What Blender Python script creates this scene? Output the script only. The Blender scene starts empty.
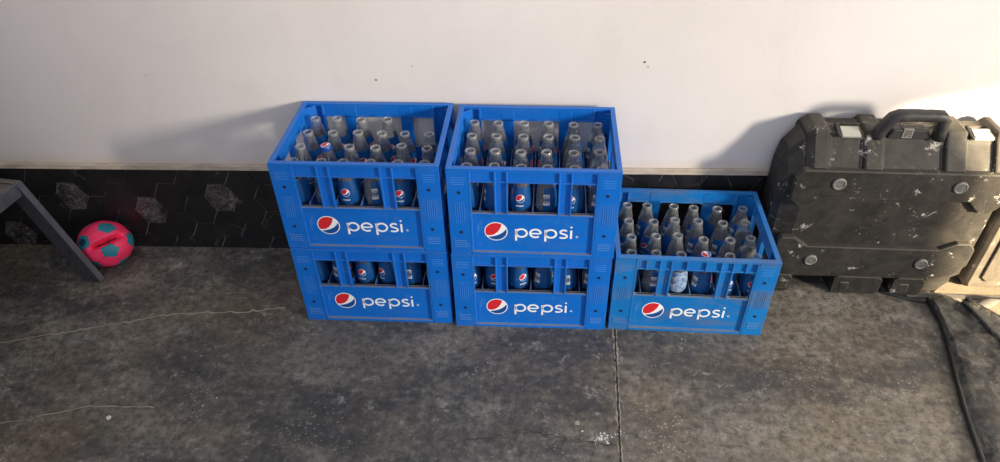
import bpy, bmesh, math, random
from mathutils import Vector, Matrix
random.seed(7)
C = bpy.context.scene.collection
PI = math.pi

# ------------------------------------------------------------------ materials
def mat(name, col=(.5, .5, .5), rough=.5, metal=0.0, spec=.5):
    m = bpy.data.materials.new(name); m.use_nodes = True
    b = m.node_tree.nodes['Principled BSDF']
    b.inputs['Base Color'].default_value = (*col, 1)
    b.inputs['Roughness'].default_value = rough
    b.inputs['Metallic'].default_value = metal
    b.inputs['Specular IOR Level'].default_value = spec
    return m

class NB:
    """small node-building helper"""
    def __init__(s, m):
        s.m = m; s.t = m.node_tree; s.n = s.t.nodes; s.b = s.n['Principled BSDF']
        s.tc = s.n.new('ShaderNodeTexCoord')
        s.geo = s.n.new('ShaderNodeNewGeometry')
    def link(s, a, b): s.t.links.new(a, b)
    def coord(s, world=False, scale=(1, 1, 1), rot=(0, 0, 0), loc=(0, 0, 0)):
        mp = s.n.new('ShaderNodeMapping')
        mp.inputs['Scale'].default_value = scale; mp.inputs['Rotation'].default_value = rot
        mp.inputs['Location'].default_value = loc
        s.link(s.geo.outputs['Position'] if world else s.tc.outputs['Object'], mp.inputs['Vector'])
        return mp.outputs[0]
    def noise(s, vec, scale, detail=4, rough=.55, dist=0):
        n = s.n.new('ShaderNodeTexNoise'); s.link(vec, n.inputs['Vector'])
        n.inputs['Scale'].default_value = scale; n.inputs['Detail'].default_value = detail
        n.inputs['Roughness'].default_value = rough; n.inputs['Distortion'].default_value = dist
        return n.outputs['Fac']
    def voro(s, vec, scale, feature='F1'):
        n = s.n.new('ShaderNodeTexVoronoi'); s.link(vec, n.inputs['Vector'])
        n.feature = feature; n.inputs['Scale'].default_value = scale
        return n.outputs['Distance']
    def ramp(s, fac, stops):
        r = s.n.new('ShaderNodeValToRGB'); s.link(fac, r.inputs[0])
        e = r.color_ramp.elements
        while len(e) < len(stops): e.new(.5)
        for el, (p, c) in zip(e, stops):
            el.position = p
            el.color = (c, c, c, 1) if isinstance(c, (int, float)) else (*c, 1)
        return r.outputs[0]
    def mix(s, fac, a, b, mode='MIX'):
        n = s.n.new('ShaderNodeMix'); n.data_type = 'RGBA'; n.blend_type = mode
        for sock, v in ((0, fac), (6, a), (7, b)):
            if hasattr(v, 'is_output'): s.link(v, n.inputs[sock])
            elif isinstance(v, (int, float)): n.inputs[sock].default_value = v if sock == 0 else (v, v, v, 1)
            else: n.inputs[sock].default_value = (*v, 1)
        return n.outputs[2]
    def math(s, op, a, b=0.0):
        n = s.n.new('ShaderNodeMath'); n.operation = op
        for i, v in enumerate((a, b)):
            if hasattr(v, 'is_output'): s.link(v, n.inputs[i])
            else: n.inputs[i].default_value = v
        return n.outputs[0]
    def upness(s):
        x = s.n.new('ShaderNodeSeparateXYZ'); s.link(s.geo.outputs['Normal'], x.inputs[0])
        return x.outputs[2]
    def edge(s, rad=.003, lo=.02, hi=.22):
        n = s.n.new('ShaderNodeBevel'); n.samples = 6; n.inputs['Radius'].default_value = rad
        d = s.n.new('ShaderNodeVectorMath'); d.operation = 'DOT_PRODUCT'
        s.link(n.outputs[0], d.inputs[0]); s.link(s.geo.outputs['Normal'], d.inputs[1])
        return s.ramp(s.math('SUBTRACT', 1.0, d.outputs['Value']), [(lo, 0), (hi, 1)])
    def color(s, c): s.link(c, s.b.inputs['Base Color'])
    def rough(s, c): s.link(c, s.b.inputs['Roughness'])
    def bump(s, h, strength=.3, dist=.002):
        n = s.n.new('ShaderNodeBump'); s.link(h, n.inputs['Height'])
        n.inputs['Strength'].default_value = strength; n.inputs['Distance'].default_value = dist
        s.link(n.outputs[0], s.b.inputs['Normal'])

# wall paint: off-white, slightly soiled and scratched
m_wall = mat('wall_paint', (.74, .69, .64), .75); q = NB(m_wall)
v = q.coord()
c = q.mix(q.ramp(q.noise(v, 1.6, 5), [(.35, 0), (.7, 1)]), (.80, .75, .71), (.70, .655, .61))
c = q.mix(q.ramp(q.noise(q.coord(scale=(1, 1, .5)), 7, 6, .65, 1.5), [(.55, 0), (.8, .25)]), c, (.60, .56, .52))
c = q.mix(q.ramp(q.noise(v, 60, 3), [(.70, 0), (.78, .4)]), c, (.50, .45, .42))
sx = q.n.new('ShaderNodeSeparateXYZ'); q.link(q.tc.outputs['Object'], sx.inputs[0])
low = q.ramp(q.math('ADD', sx.outputs[2], q.math('MULTIPLY', q.noise(v, 9, 4), .04)), [(.335, .65), (.385, 0)])
c = q.mix(low, c, (.62, .50, .36))
q.color(c); q.bump(q.noise(v, 40, 6), .12, .004)
# plaster lip over the tiles
m_trim = mat('sandy_plaster_lip', (.62, .52, .40), .8); q = NB(m_trim)
v = q.coord()
q.color(q.mix(q.ramp(q.noise(q.coord(scale=(1, 1, 4)), 14, 5), [(.35, 0), (.7, 1)]), (.66, .56, .44), (.42, .34, .26)))
q.bump(q.noise(v, 60, 5), .3, .004)
# tiles
def tile_mat(name, light):
    m = mat(name, (.02, .02, .022), .28); q = NB(m)
    v = q.coord()
    vein = q.ramp(q.voro(q.mix(.12, v, q.n.new('ShaderNodeTexNoise').outputs['Color']), 13, 'DISTANCE_TO_EDGE'), [(0, 1), (.010, .3), (.025, 0)])
    veinmask = q.ramp(q.noise(v, 9, 4, .6), [(.56 if light < .5 else .4, 0), (.74, 1)])
    f = q.math('MULTIPLY', vein, veinmask)
    base = q.mix(q.ramp(q.noise(v, 11, 6, .6, 1), [(.4, 0), (.75, 1)]), (.010, .010, .011),
                 (.020, .018, .018) if light < .5 else (.10, .085, .085))
    if light >= .5:
        base = q.mix(q.ramp(q.noise(v, 60, 5, .7, 2), [(.50, 0), (.68, .8)]), base, (.33, .29, .28))
    red = q.ramp(q.noise(q.coord(loc=(3.1, 0, 1.7)), 6, 5, .6, 1), [(.60, 0), (.75, .5)])
    base = q.mix(red, base, (.055, .016, .016))
    q.color(q.mix(f, base, (.36, .33, .31)))
    q.rough(q.ramp(q.noise(v, 20, 4), [(.3, .25), (.7, .5)]))
    return m
m_tile = tile_mat('black_marble_tile', .1)
m_tile2 = tile_mat('grey_veined_marble_tile', .8)
m_grout = mat('tile_joint', (.07, .065, .06), .9); q = NB(m_grout)
q.color(q.mix(q.ramp(q.noise(q.coord(), 9, 4, .6, 1), [(.38, 0), (.58, 1)]), (.02, .02, .02), (.27, .255, .24)))
# concrete floor
m_floor = mat('stained_concrete', (.12, .11, .10), .6); q = NB(m_floor)
v = q.coord()
big = q.noise(v, 1.7, 8, .62)
mid = q.noise(q.coord(rot=(0, 0, .5), scale=(1, 1.6, 1)), 5.5, 10, .74)
fine = q.noise(q.coord(loc=(3, 8, 0)), 42, 9, .78)
c = q.mix(q.ramp(big, [(.38, 0), (.60, 1)]), (.088, .084, .076), (.215, .182, .130))
c = q.mix(q.ramp(mid, [(.46, 0), (.66, .9)]), c, (.27, .245, .20))
c = q.mix(q.ramp(q.noise(q.coord(loc=(5, 2, 0), rot=(0, 0, .4), scale=(.8, 1.5, 1)), 2.9, 9, .66), [(.47, 0), (.60, .88)]), c, (.054, .053, .052))
c = q.mix(q.ramp(q.noise(q.coord(loc=(1, 4, 0)), 2.1, 6, .6), [(.52, 0), (.66, .6)]), c, (.17, .125, .078))
c = q.mix(q.ramp(fine, [(.38, .8), (.54, 0)]), c, (.036, .034, .031))
c = q.mix(q.ramp(fine, [(.56, 0), (.68, .7)]), c, (.36, .335, .285))
# trowel swirls
w = q.n.new('ShaderNodeTexWave'); w.wave_type = 'RINGS'; w.inputs['Scale'].default_value = 11
w.inputs['Distortion'].default_value = 9; w.inputs['Detail'].default_value = 3; w.inputs['Detail Scale'].default_value = 1.3
q.link(q.coord(loc=(-.1, .55, 0)), w.inputs['Vector'])
sw = q.math('MULTIPLY', q.ramp(w.outputs['Fac'], [(.72, 0), (.95, 1)]), q.ramp(q.noise(q.coord(loc=(1, 7, 0)), 3.2, 4), [(.58, 0), (.72, .22)]))
c = q.mix(sw, c, (.27, .25, .22))
# small pale flecks and spatter
fl = q.math('MULTIPLY', q.ramp(q.voro(q.coord(scale=(1, 1.3, 1)), 85), [(.16, 1), (.26, 0)]), q.ramp(q.noise(q.coord(loc=(2, 2, 0)), 5, 5, .7), [(.52, 0), (.66, .7)]))
c = q.mix(fl, c, (.50, .47, .41))
c = q.mix(q.ramp(q.noise(q.coord(loc=(9, 1, 0)), 15, 10, .8), [(.57, 0), (.64, .8)]), c, (.36, .335, .29))
q.color(c)
q.rough(q.ramp(mid, [(.3, .42), (.7, .75)]))
q.bump(q.math('ADD', q.noise(v, 60, 8, .7), q.math('MULTIPLY', mid, .6)), .35, .004)
m_crack = mat('crack_dust', (.36, .32, .25), .9)
m_joint = mat('joint_dark', (.025, .022, .02), .9)
m_jedge = mat('joint_edge_sand', (.25, .215, .165), .9)
q = NB(m_jedge); q.color(q.mix(q.ramp(q.noise(q.coord(), 22, 5, .7), [(.38, 0), (.56, 1)]), (.12, .105, .085), (.38, .33, .25)))
m_fleck = mat('white_paint_fleck', (.72, .70, .66), .8)
m_fleck2 = mat('beige_paint_spot', (.42, .35, .27), .8)

# crate plastics
def plastic(name, a, b, dirt, dirtc=(.16, .15, .13)):
    m = mat(name, a, .42, spec=.35); q = NB(m)
    v = q.coord()
    c = q.mix(q.ramp(q.noise(q.coord(scale=(1, 1, .6)), 9, 5), [(.35, 0), (.7, 1)]), a, b)
    c = q.mix(q.math('MULTIPLY', q.edge(.0025, .03, .25), .55), c, (.10, .36, .82))
    sc = q.ramp(q.noise(q.coord(scale=(1, 1, .25)), 55, 5, .7, .6), [(.60, 0), (.80, .30)])
    c = q.mix(sc, c, (.22, .42, .72))
    up = q.ramp(q.upness(), [(.55, 0), (.85, 1)])
    zz = q.n.new('ShaderNodeSeparateXYZ'); q.link(q.tc.outputs['Object'], zz.inputs[0])
    deep = q.ramp(zz.outputs[2], [(.17, 1), (.235, .12)])          # dust lies on the low ledges only, hands keep the rim clean
    dust = q.math('MULTIPLY', q.math('MULTIPLY', up, deep), q.ramp(q.noise(v, 26, 5, .65), [(.25, .35), (.6, .95)]))
    c = q.mix(dust, c, (.27, .25, .22))
    wipe = q.ramp(q.noise(q.coord(scale=(.6, 1, 1.6), loc=(.3, .1, .7)), 7, 6, .68, .5), [(.50, 0), (.76, dirt)])
    c = q.mix(wipe, c, dirtc)
    q.color(c); q.rough(q.ramp(q.noise(v, 22, 4), [(.3, .34), (.7, .56)]))
    return m
m_blue = plastic('blue_crate_plastic', (.002, .135, .56), (.002, .155, .62), .16)
m_blue_dirty = plastic('blue_crate_plastic_dirty', (.004, .15, .48), (.006, .20, .55), .80)
m_hole = mat('bolt_hole_dark', (.004, .008, .03), .7)
m_white = mat('white_print', (.90, .91, .92), .5)
m_red = mat('red_print', (.66, .018, .028), .45)
m_logoblue = mat('logo_blue_print', (.004, .07, .30), .45)

# bottle glass: thin, dusty
def glass(name, dust, tint=(.86, .89, .90)):
    m = mat(name, (.5, .5, .5), .3); q = NB(m); n = q.n
    tr = n.new('ShaderNodeBsdfTransparent'); tr.inputs[0].default_value = (*tint, 1)
    gl = n.new('ShaderNodeBsdfGlossy'); gl.inputs['Roughness'].default_value = .10
    gl.inputs['Color'].default_value = (.95, .96, 1, 1)
    df = n.new('ShaderNodeBsdfDiffuse'); df.inputs[0].default_value = (.60, .59, .57, 1)
    fr = n.new('ShaderNodeLayerWeight'); fr.inputs['Blend'].default_value = .32
    frr = q.ramp(fr.outputs['Facing'], [(.15, .05), (.75, .28), (1, .8)])
    dn = q.ramp(q.noise(q.coord(scale=(1, 1, .5)), 45, 5, .6), [(.3, dust * .55), (.75, dust * 1.5)])
    edge = q.math('MULTIPLY', q.math('POWER', fr.outputs['Facing'], 2.5), .35)
    s1 = n.new('ShaderNodeMixShader'); q.link(q.math('MINIMUM', q.math('ADD', dn, edge), .9), s1.inputs[0]); q.link(tr.outputs[0], s1.inputs[1]); q.link(df.outputs[0], s1.inputs[2])
    s2 = n.new('ShaderNodeMixShader'); q.link(frr, s2.inputs[0]); q.link(s1.outputs[0], s2.inputs[1]); q.link(gl.outputs[0], s2.inputs[2])
    q.link(s2.outputs[0], n['Material Output'].inputs['Surface'])
    return m
m_glass = glass('clear_dusty_glass', .10)
m_glass_dusty = glass('dustier_glass', .15, (.80, .82, .80))
m_lip = glass('frosted_glass_lip', .26, (.95, .96, .97))
m_label = mat('blue_label_print', (.008, .085, .26), .3); q = NB(m_label)
q.color(q.mix(q.ramp(q.noise(q.coord(), 60, 5, .7), [(.62, 0), (.8, .5)]), (.006, .075, .25), (.25, .36, .5)))
m_label_worn = mat('worn_pale_label_print', (.10, .22, .42), .5); q = NB(m_label_worn)
q.color(q.mix(q.ramp(q.noise(q.coord(), 110, 5, .75), [(.42, 0), (.58, 1)]), (.03, .14, .38), (.42, .50, .58)))
m_bar = mat('barcode_black', (.20, .21, .23), .6)
m_barpaper = mat('barcode_white', (.72, .73, .74), .6)
m_capblue = mat('cap_blue', (.01, .07, .36), .35)

# case plastics
def casemat(name, a, b, dust, amt):
    m = mat(name, a, .62, spec=.3); q = NB(m); v = q.coord()
    c = q.mix(q.ramp(q.noise(v, 6, 5), [(.35, 0), (.7, 1)]), a, b)
    up = q.ramp(q.upness(), [(.25, 0), (.9, .42)])
    c = q.mix(up, c, dust)
    c = q.mix(q.math('MULTIPLY', q.edge(.005, .02, .22), q.ramp(q.noise(v, 11, 6, .7), [(.36, .15), (.62, .95)])), c, [k * 2.6 for k in dust])
    c = q.mix(q.ramp(q.noise(v, 13, 9, .78, .8), [(.42, 0), (.68, amt)]), c, dust)
    sc = q.ramp(q.noise(q.coord(rot=(0, .6, 0), scale=(1, 1, 7)), 26, 5, .7), [(.60, 0), (.76, .55)])
    c = q.mix(sc, c, dust)
    c = q.mix(q.ramp(q.noise(q.coord(loc=(4, 1, 2)), 16, 8, .8, .4), [(.60, 0), (.65, .85)]), c, (.62, .59, .52))
    q.color(c); q.rough(q.ramp(q.noise(v, 30, 4), [(.3, .45), (.7, .75)]))
    q.bump(q.noise(v, 150, 5), .25, .001)
    return m
m_case = casemat('dusty_black_case_plastic', (.013, .0125, .012), (.024, .022, .020), (.115, .102, .078), .28)
m_case2 = casemat('sand_dusted_case_plastic', (.085, .074, .058), (.12, .104, .08), (.21, .18, .135), .5)
m_latch = mat('latch_metal', (.50, .49, .42), .45, .2)
m_grip = mat('black_grip_rubber', (.03, .03, .031), .5); q = NB(m_grip)
q.color(q.mix(q.ramp(q.noise(q.coord(), 14, 7, .7), [(.5, 0), (.75, .5)]), (.025, .025, .026), (.17, .155, .13)))
m_boss = casemat('dusty_round_foot', (.06, .058, .054), (.09, .087, .08), (.26, .245, .215), .7)

# steel stand, ball, sheet
m_steel = mat('painted_grey_steel', (.12, .125, .14), .5, .25); q = NB(m_steel)
q.color(q.mix(q.ramp(q.noise(q.coord(), 18, 6, .7), [(.4, 0), (.75, 1)]), (.115, .125, .145), (.20, .205, .215)))
m_steeld = mat('shaded_front_steel', (.05, .05, .058), .6, .1)
m_board = mat('dusty_board_top', (.20, .165, .12), .8); q = NB(m_board)
q.color(q.mix(q.ramp(q.noise(q.coord(), 50, 6, .7), [(.4, 0), (.7, 1)]), (.11, .095, .075), (.27, .225, .165)))
m_pink = mat('pink_ball_cover', (.90, .035, .12), .55); q = NB(m_pink)
q.color(q.mix(q.ramp(q.noise(q.coord(), 30, 5, .65), [(.5, 0), (.8, .5)]), (.98, .035, .13), (.85, .09, .17)))
m_teal = mat('teal_ball_patch', (.02, .20, .26), .55)
m_seam_shade = mat('ball_seam_and_crease_shade', (.10, .02, .05), .8)
m_valve = mat('ball_valve_dark', (.01, .03, .07), .6)
m_sheet = mat('dusty_black_leatherette', (.05, .05, .05), .5); q = NB(m_sheet); v = q.coord()
c = q.mix(q.ramp(q.noise(v, 5, 6, .6, .6), [(.40, 0), (.66, 1)]), (.014, .015, .020), (.085, .080, .066))
c = q.mix(q.ramp(q.noise(v, 26, 7, .72, .6), [(.46, 0), (.68, .75)]), c, (.22, .205, .165))
q.color(c); q.bump(q.noise(v, 38, 8, .68, .8), .9, .010)
m_strap_strip = mat('dusty_grey_strap_and_strip', (.13, .12, .105), .9)
m_piping = mat('black_piping', (.018, .018, .019), .45)

# ------------------------------------------------------------------ mesh helpers
def box(bm, x0, x1, y0, y1, z0, z1, mi=0):
    vs = [bm.verts.new(p) for p in ((x0, y0, z0), (x1, y0, z0), (x1, y1, z0), (x0, y1, z0), (x0, y0, z1), (x1, y0, z1), (x1, y1, z1), (x0, y1, z1))]
    for f in ((0, 3, 2, 1), (4, 5, 6, 7), (0, 1, 5, 4), (1, 2, 6, 5), (2, 3, 7, 6), (3, 0, 4, 7)):
        bm.faces.new([vs[i] for i in f]).material_index = mi
    return vs
def prism(bm, pts, a, b, axis='y', mi=0):
    """pts polygon (in xz for axis y, yz for axis x, xy for axis z) extruded a..b"""
    def P(p, t):
        return {'y': (p[0], t, p[1]), 'x': (t, p[0], p[1]), 'z': (p[0], p[1], t)}[axis]
    A = [bm.verts.new(P(p, a)) for p in pts]; B = [bm.verts.new(P(p, b)) for p in pts]
    fs = [bm.faces.new(A), bm.faces.new(B[::-1])]
    n = len(pts)
    for i in range(n): fs.append(bm.faces.new((A[i], B[i], B[(i + 1) % n], A[(i + 1) % n])))
    for f in fs: f.material_index = mi
    return fs
def tube(bm, pts, r, seg=10, mi=0, closed=False, flat=1.0):
    pts = [Vector(p) for p in pts]; rings = []
    n = len(pts)
    for i, p in enumerate(pts):
        d = (pts[min(i + 1, n - 1)] - pts[max(i - 1, 0)]).normalized()
        up = Vector((0, 0, 1)) if abs(d.z) < .95 else Vector((0, 1, 0))
        s = d.cross(up).normalized(); u = s.cross(d).normalized()
        rr = r[i] if isinstance(r, (list, tuple)) else r
        rings.append([bm.verts.new(p + s * math.cos(a) * rr + u * math.sin(a) * rr * flat) for a in [2 * PI * k / seg for k in range(seg)]])
    for i in range(n - 1):
        for k in range(seg):
            f = bm.faces.new((rings[i][k], rings[i][(k + 1) % seg], rings[i + 1][(k + 1) % seg], rings[i + 1][k])); f.material_index = mi; f.smooth = True
    for rg in (rings[0][::-1], rings[-1]): bm.faces.new(rg).material_index = mi
def lathe(bm, prof, seg=24, mi=0, cx=0, cy=0, cap=True):
    rings = [[bm.verts.new((cx + r * math.cos(2 * PI * k / seg), cy + r * math.sin(2 * PI * k / seg), z)) for k in range(seg)] for r, z in prof]
    for i in range(len(rings) - 1):
        for k in range(seg):
            f = bm.faces.new((rings[i][k], rings[i][(k + 1) % seg], rings[i + 1][(k + 1) % seg], rings[i + 1][k])); f.material_index = mi; f.smooth = True
    if cap:
        bm.faces.new(rings[0][::-1]).material_index = mi; bm.faces.new(rings[-1]).material_index = mi
def obj(name, bm, mats, parent=None, bevel=0, fixn=True):
    if fixn: bmesh.ops.recalc_face_normals(bm, faces=bm.faces)
    me = bpy.data.meshes.new(name); bm.to_mesh(me); bm.free()
    for m in (mats if isinstance(mats, (list, tuple)) else [mats]): me.materials.append(m)
    o = bpy.data.objects.new(name, me); C.objects.link(o)
    if parent: o.parent = parent
    if bevel:
        b = o.modifiers.new('bevel', 'BEVEL'); b.width = bevel; b.segments = 2; b.limit_method = 'ANGLE'; b.angle_limit = math.radians(40)
    return o
def empty(name, loc, rz=0, label=None, cat=None, group=None):
    o = bpy.data.objects.new(name, None); C.objects.link(o); o.location = loc; o.rotation_euler = (0, 0, rz)
    o.empty_display_size = .05
    tag(o, label, cat, group); return o
def tag(o, label=None, cat=None, group=None):
    if label: o['label'] = label
    if cat: o['category'] = cat
    if group: o['group'] = group
    return o
def struct(o, label=None):
    o['kind'] = 'structure'
    if label: o['label'] = label
    return o
def NBM(): return bmesh.new()

WALLMARKS = [(-.435, .613, .0042), (.300, .668, .0045), (.310, .654, .0025), (-1.085, .626, .002), (-.33, .655, .002)]
# ------------------------------------------------------------------ setting
bm = NBM(); box(bm, -3.2, 3.2, -4.2, .15, -.08, 0)
floor = struct(obj('floor', bm, m_floor), 'dark stained concrete floor with cracks and pale spatter')
bm = NBM(); box(bm, -3.2, 3.2, 0, .15, .325, 2.6)
struct(obj('wall_back', bm, m_wall), 'off-white painted wall above the black tile band')
bm = NBM()
for mx, mz, mr in WALLMARKS:
    n_ = 8; A = [bm.verts.new((mx + mr * math.cos(2 * PI * k / n_) * random.uniform(.7, 1.3), -.0004, mz + mr * .7 * math.sin(2 * PI * k / n_))) for k in range(n_)]
    bm.faces.new(A)
struct(obj('wall_mark', bm, mat('dark_wall_chip', (.16, .14, .13), .9), bpy.data.objects['wall_back']))
# lip
bm = NBM(); box(bm, -3.2, 3.2, -.010, .0, .311, .331)
struct(obj('trim_1', bm, m_trim, bevel=.003), 'narrow sandy plaster lip between paint and tiles')
# tile band: hexagons over a joint backing
bm = NBM(); box(bm, -3.2, 3.2, -.004, .15, 0, .320, 1)
hs, hh = .054, .105
def clip_poly(poly, lo, hi):
    for sgn, lim in ((1, lo), (-1, -hi)):
        out = []
        for i in range(len(poly)):
            a, b = poly[i], poly[(i + 1) % len(poly)]
            ia, ib = sgn * a[1] >= lim, sgn * b[1] >= lim
            if ia: out.append(a)
            if ia != ib:
                t = (sgn * lim - a[1]) / (b[1] - a[1]); out.append((a[0] + t * (b[0] - a[0]), sgn * lim))
        poly = out
        if len(poly) < 3: return None
    return poly
grey_tiles = {(0, 0), (3, 0), (-3, 0), (-6, -1), (11, 0), (8, -1)}  # cells laid with the grey veined marble
x00, z00 = -1.254 + hs / 2, .153
for i in range(-25, 55):
    for j in range(-3, 4):
        cx = x00 + i * 1.5 * hs; cz = z00 + j * hh + (hh / 2 if i % 2 else 0)
        g = .0012
        poly = [(cx + hs * k - g * (1 if k > 0 else -1), cz + hh / 2 * l * (1 - 2 * g / hh)) for k, l in ((-1, 0), (-.5, -1), (.5, -1), (1, 0), (.5, 1), (-.5, 1))]
        poly = clip_poly(poly, .001, .311)
        if poly: prism(bm, poly, -.0065, -.003, 'y', 2 if (i, j) in grey_tiles else 0)
struct(obj('wall_tile_band', bm, [m_tile, m_grout, m_tile2]), 'band of black marble-look hexagonal tiles along the foot of wall')
bpy.data.objects['wall_tile_band'].name = 'baseboard_back'

def ribbon(bm, pts, w, z=.0006, mi=0, jit=.0):
    L = []
    for i, (x, y) in enumerate(pts):
        a = Vector(pts[max(i - 1, 0)]); b = Vector(pts[min(i + 1, len(pts) - 1)])
        d = (b - a).normalized(); n = Vector((-d.y, d.x))
        ww = (w[i] if isinstance(w, list) else w) * random.uniform(1 - jit, 1 + jit)
        L.append((bm.verts.new((x + n.x * ww / 2, y + n.y * ww / 2, z)), bm.verts.new((x - n.x * ww / 2, y - n.y * ww / 2, z))))
    for a, b in zip(L, L[1:]): bm.faces.new((a[0], a[1], b[1], b[0])).material_index = mi
def jagged(pts, amp, n):
    out = []
    for a, b in zip(pts, pts[1:]):
        for k in range(n):
            t = k / n; out.append((a[0] + (b[0] - a[0]) * t + random.uniform(-amp, amp), a[1] + (b[1] - a[1]) * t + random.uniform(-amp, amp)))
    out.append(pts[-1]); return out
CRACK1 = [(-1.75, -.47), (-1.532, -.448), (-1.37, -.405), (-1.22, -.365), (-1.1, -.325), (-1.0, -.312), (-.86, -.306), (-.74, -.285)]
CRACK2 = [(-1.75, -.86), (-1.35, -.72), (-1.15, -.66), (-.98, -.66)]
bm = NBM(); ribbon(bm, jagged(CRACK1, .004, 9), .0042, jit=.5); 
pj = jagged(CRACK2, .004, 9); ribbon(bm, pj, .0025, jit=.6)
ribbon(bm, jagged([(-.16, -.735), (.0, -.70), (.12, -.728), (.22, -.74)], .004, 8), .0018, jit=.6, mi=1)
struct(obj('floor_crack', bm, [m_crack, m_joint], floor))
bm = NBM(); JX = [(.262, -.02), (.246, -.37), (.236, -.55), (.224, -.78), (.215, -1.1), (.20, -2.5)]
ribbon(bm, jagged(JX, .0018, 24), .011, .0005, 1, .5); ribbon(bm, jagged(JX, .0012, 24), .0042, .0009, 0, .4)
struct(obj('floor_joint', bm, [m_joint, m_jedge], floor))
bm = NBM()
def blob(x, y, r, mi, z=.0008, n=9):
    vs = [bm.verts.new((x + r * random.uniform(.6, 1.1) * math.cos(2 * PI * k / n), y + r * random.uniform(.6, 1.1) * math.sin(2 * PI * k / n), z)) for k in range(n)]
    bm.faces.new(vs).material_index = mi
for _ in range(34):
    blob(.188 + random.gauss(0, .013), -.717 + random.gauss(0, .009), random.uniform(.0012, .0042), 0, z=random.uniform(.0006, .0012), n=random.choice((4, 5, 6)))
for _ in range(9): blob(.243 + random.gauss(0, .012), -.708 + random.gauss(0, .005), random.uniform(.001, .003), 0, n=5)
blob(.125, -.675, .0085, 1, n=16); blob(-1.085, -.695, .008, 0, n=12)
for _ in range(60): blob(random.uniform(-1.5, 1.1), random.uniform(-1.0, -.38), random.uniform(.001, .0028), random.choice((0, 1, 1)))
struct(obj('floor_paint_fleck', bm, [m_fleck, m_fleck2], floor))

m_sand = mat('dry_sand', (.46, .38, .26), .95); q = NB(m_sand); v = q.coord()
q.color(q.mix(q.ramp(q.noise(v, 24, 8, .7), [(.35, 0), (.7, 1)]), (.33, .27, .18), (.20, .165, .115))); q.bump(q.noise(v, 90, 8, .7), .5, .004)
bm = NBM()
pts = [(1.165, -.150), (1.172, -.128), (1.25, -.06), (1.6, -.03), (2.2, -.03), (2.3, -.4), (2.1, -.75), (1.75, -.7), (1.5, -.55), (1.36, -.42), (1.27, -.32), (1.225, -.25), (1.185, -.185)]
pp = []
for a, b in zip(pts, pts[1:] + pts[:1]):
    for k in range(8):
        t = k / 8; pp.append((a[0] + (b[0] - a[0]) * t + random.uniform(-.005, .005), a[1] + (b[1] - a[1]) * t + random.uniform(-.004, .004)))
f_ = bm.faces.new([bm.verts.new((x, y, .0011)) for x, y in pp]); bmesh.ops.triangulate(bm, faces=[f_])
struct(obj('floor_sand', bm, m_sand, floor))
# ------------------------------------------------------------------ logo and lettering meshes (flat in xz, facing -y)
def arc(r, a0, a1, n=24): return [(r * math.cos(math.radians(a0 + (a1 - a0) * k / n)), r * math.sin(math.radians(a0 + (a1 - a0) * k / n))) for k in range(n + 1)]
def bez(p0, p1, p2, p3, n=14):
    o = []
    for k in range(n + 1):
        t = k / n; s = 1 - t
        o.append((s**3 * p0[0] + 3 * s * s * t * p1[0] + 3 * s * t * t * p2[0] + t**3 * p3[0], s**3 * p0[1] + 3 * s * s * t * p1[1] + 3 * s * t * t * p2[1] + t**3 * p3[1]))
    return o
def flatpoly(bm, pts, y, mi, F, cut=0):
    vs = [bm.verts.new(F(p[0], p[1], y)) for p in pts]
    f = bm.faces.new(vs); f.material_index = mi
    r = bmesh.ops.triangulate(bm, faces=[f])
    return r['faces']
def globe(bm, cx, cz, R, F, t=.0003):
    S = lambda pts: [(cx + R * p[0], cz + R * p[1]) for p in pts]
    flatpoly(bm, S(arc(1, 0, 345, 31)), -t, 0, F)
    k = .91
    a, b = arc(k, 58, 206), None
    red = a + bez(a[-1], (-.25, -.62), (.35, .0), a[0])[1:-1]
    flatpoly(bm, S(red), -2 * t, 1, F)
    a = arc(k, 222, 378)
    blue = a + bez(a[-1], (.55, -.30), (.0, -.52), a[0])[1:-1]
    flatpoly(bm, S(blue), -2 * t, 2, F)
def stroke(bm, pts, w, F, y=-.0004, mi=0, closed=False):
    L = []; n = len(pts)
    for i, p in enumerate(pts):
        a = Vector(pts[(i - 1) % n] if closed else pts[max(i - 1, 0)]); b = Vector(pts[(i + 1) % n] if closed else pts[min(i + 1, n - 1)])
        d = (b - a).normalized(); q_ = Vector((-d.y, d.x)) * w / 2
        L.append((bm.verts.new(F(p[0] + q_.x, p[1] + q_.y, y)), bm.verts.new(F(p[0] - q_.x, p[1] - q_.y, y))))
    R_ = list(zip(L, L[1:])) + ([(L[-1], L[0])] if closed else [])
    for a, b in R_: bm.faces.new((a[0], a[1], b[1], b[0])).material_index = mi
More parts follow.
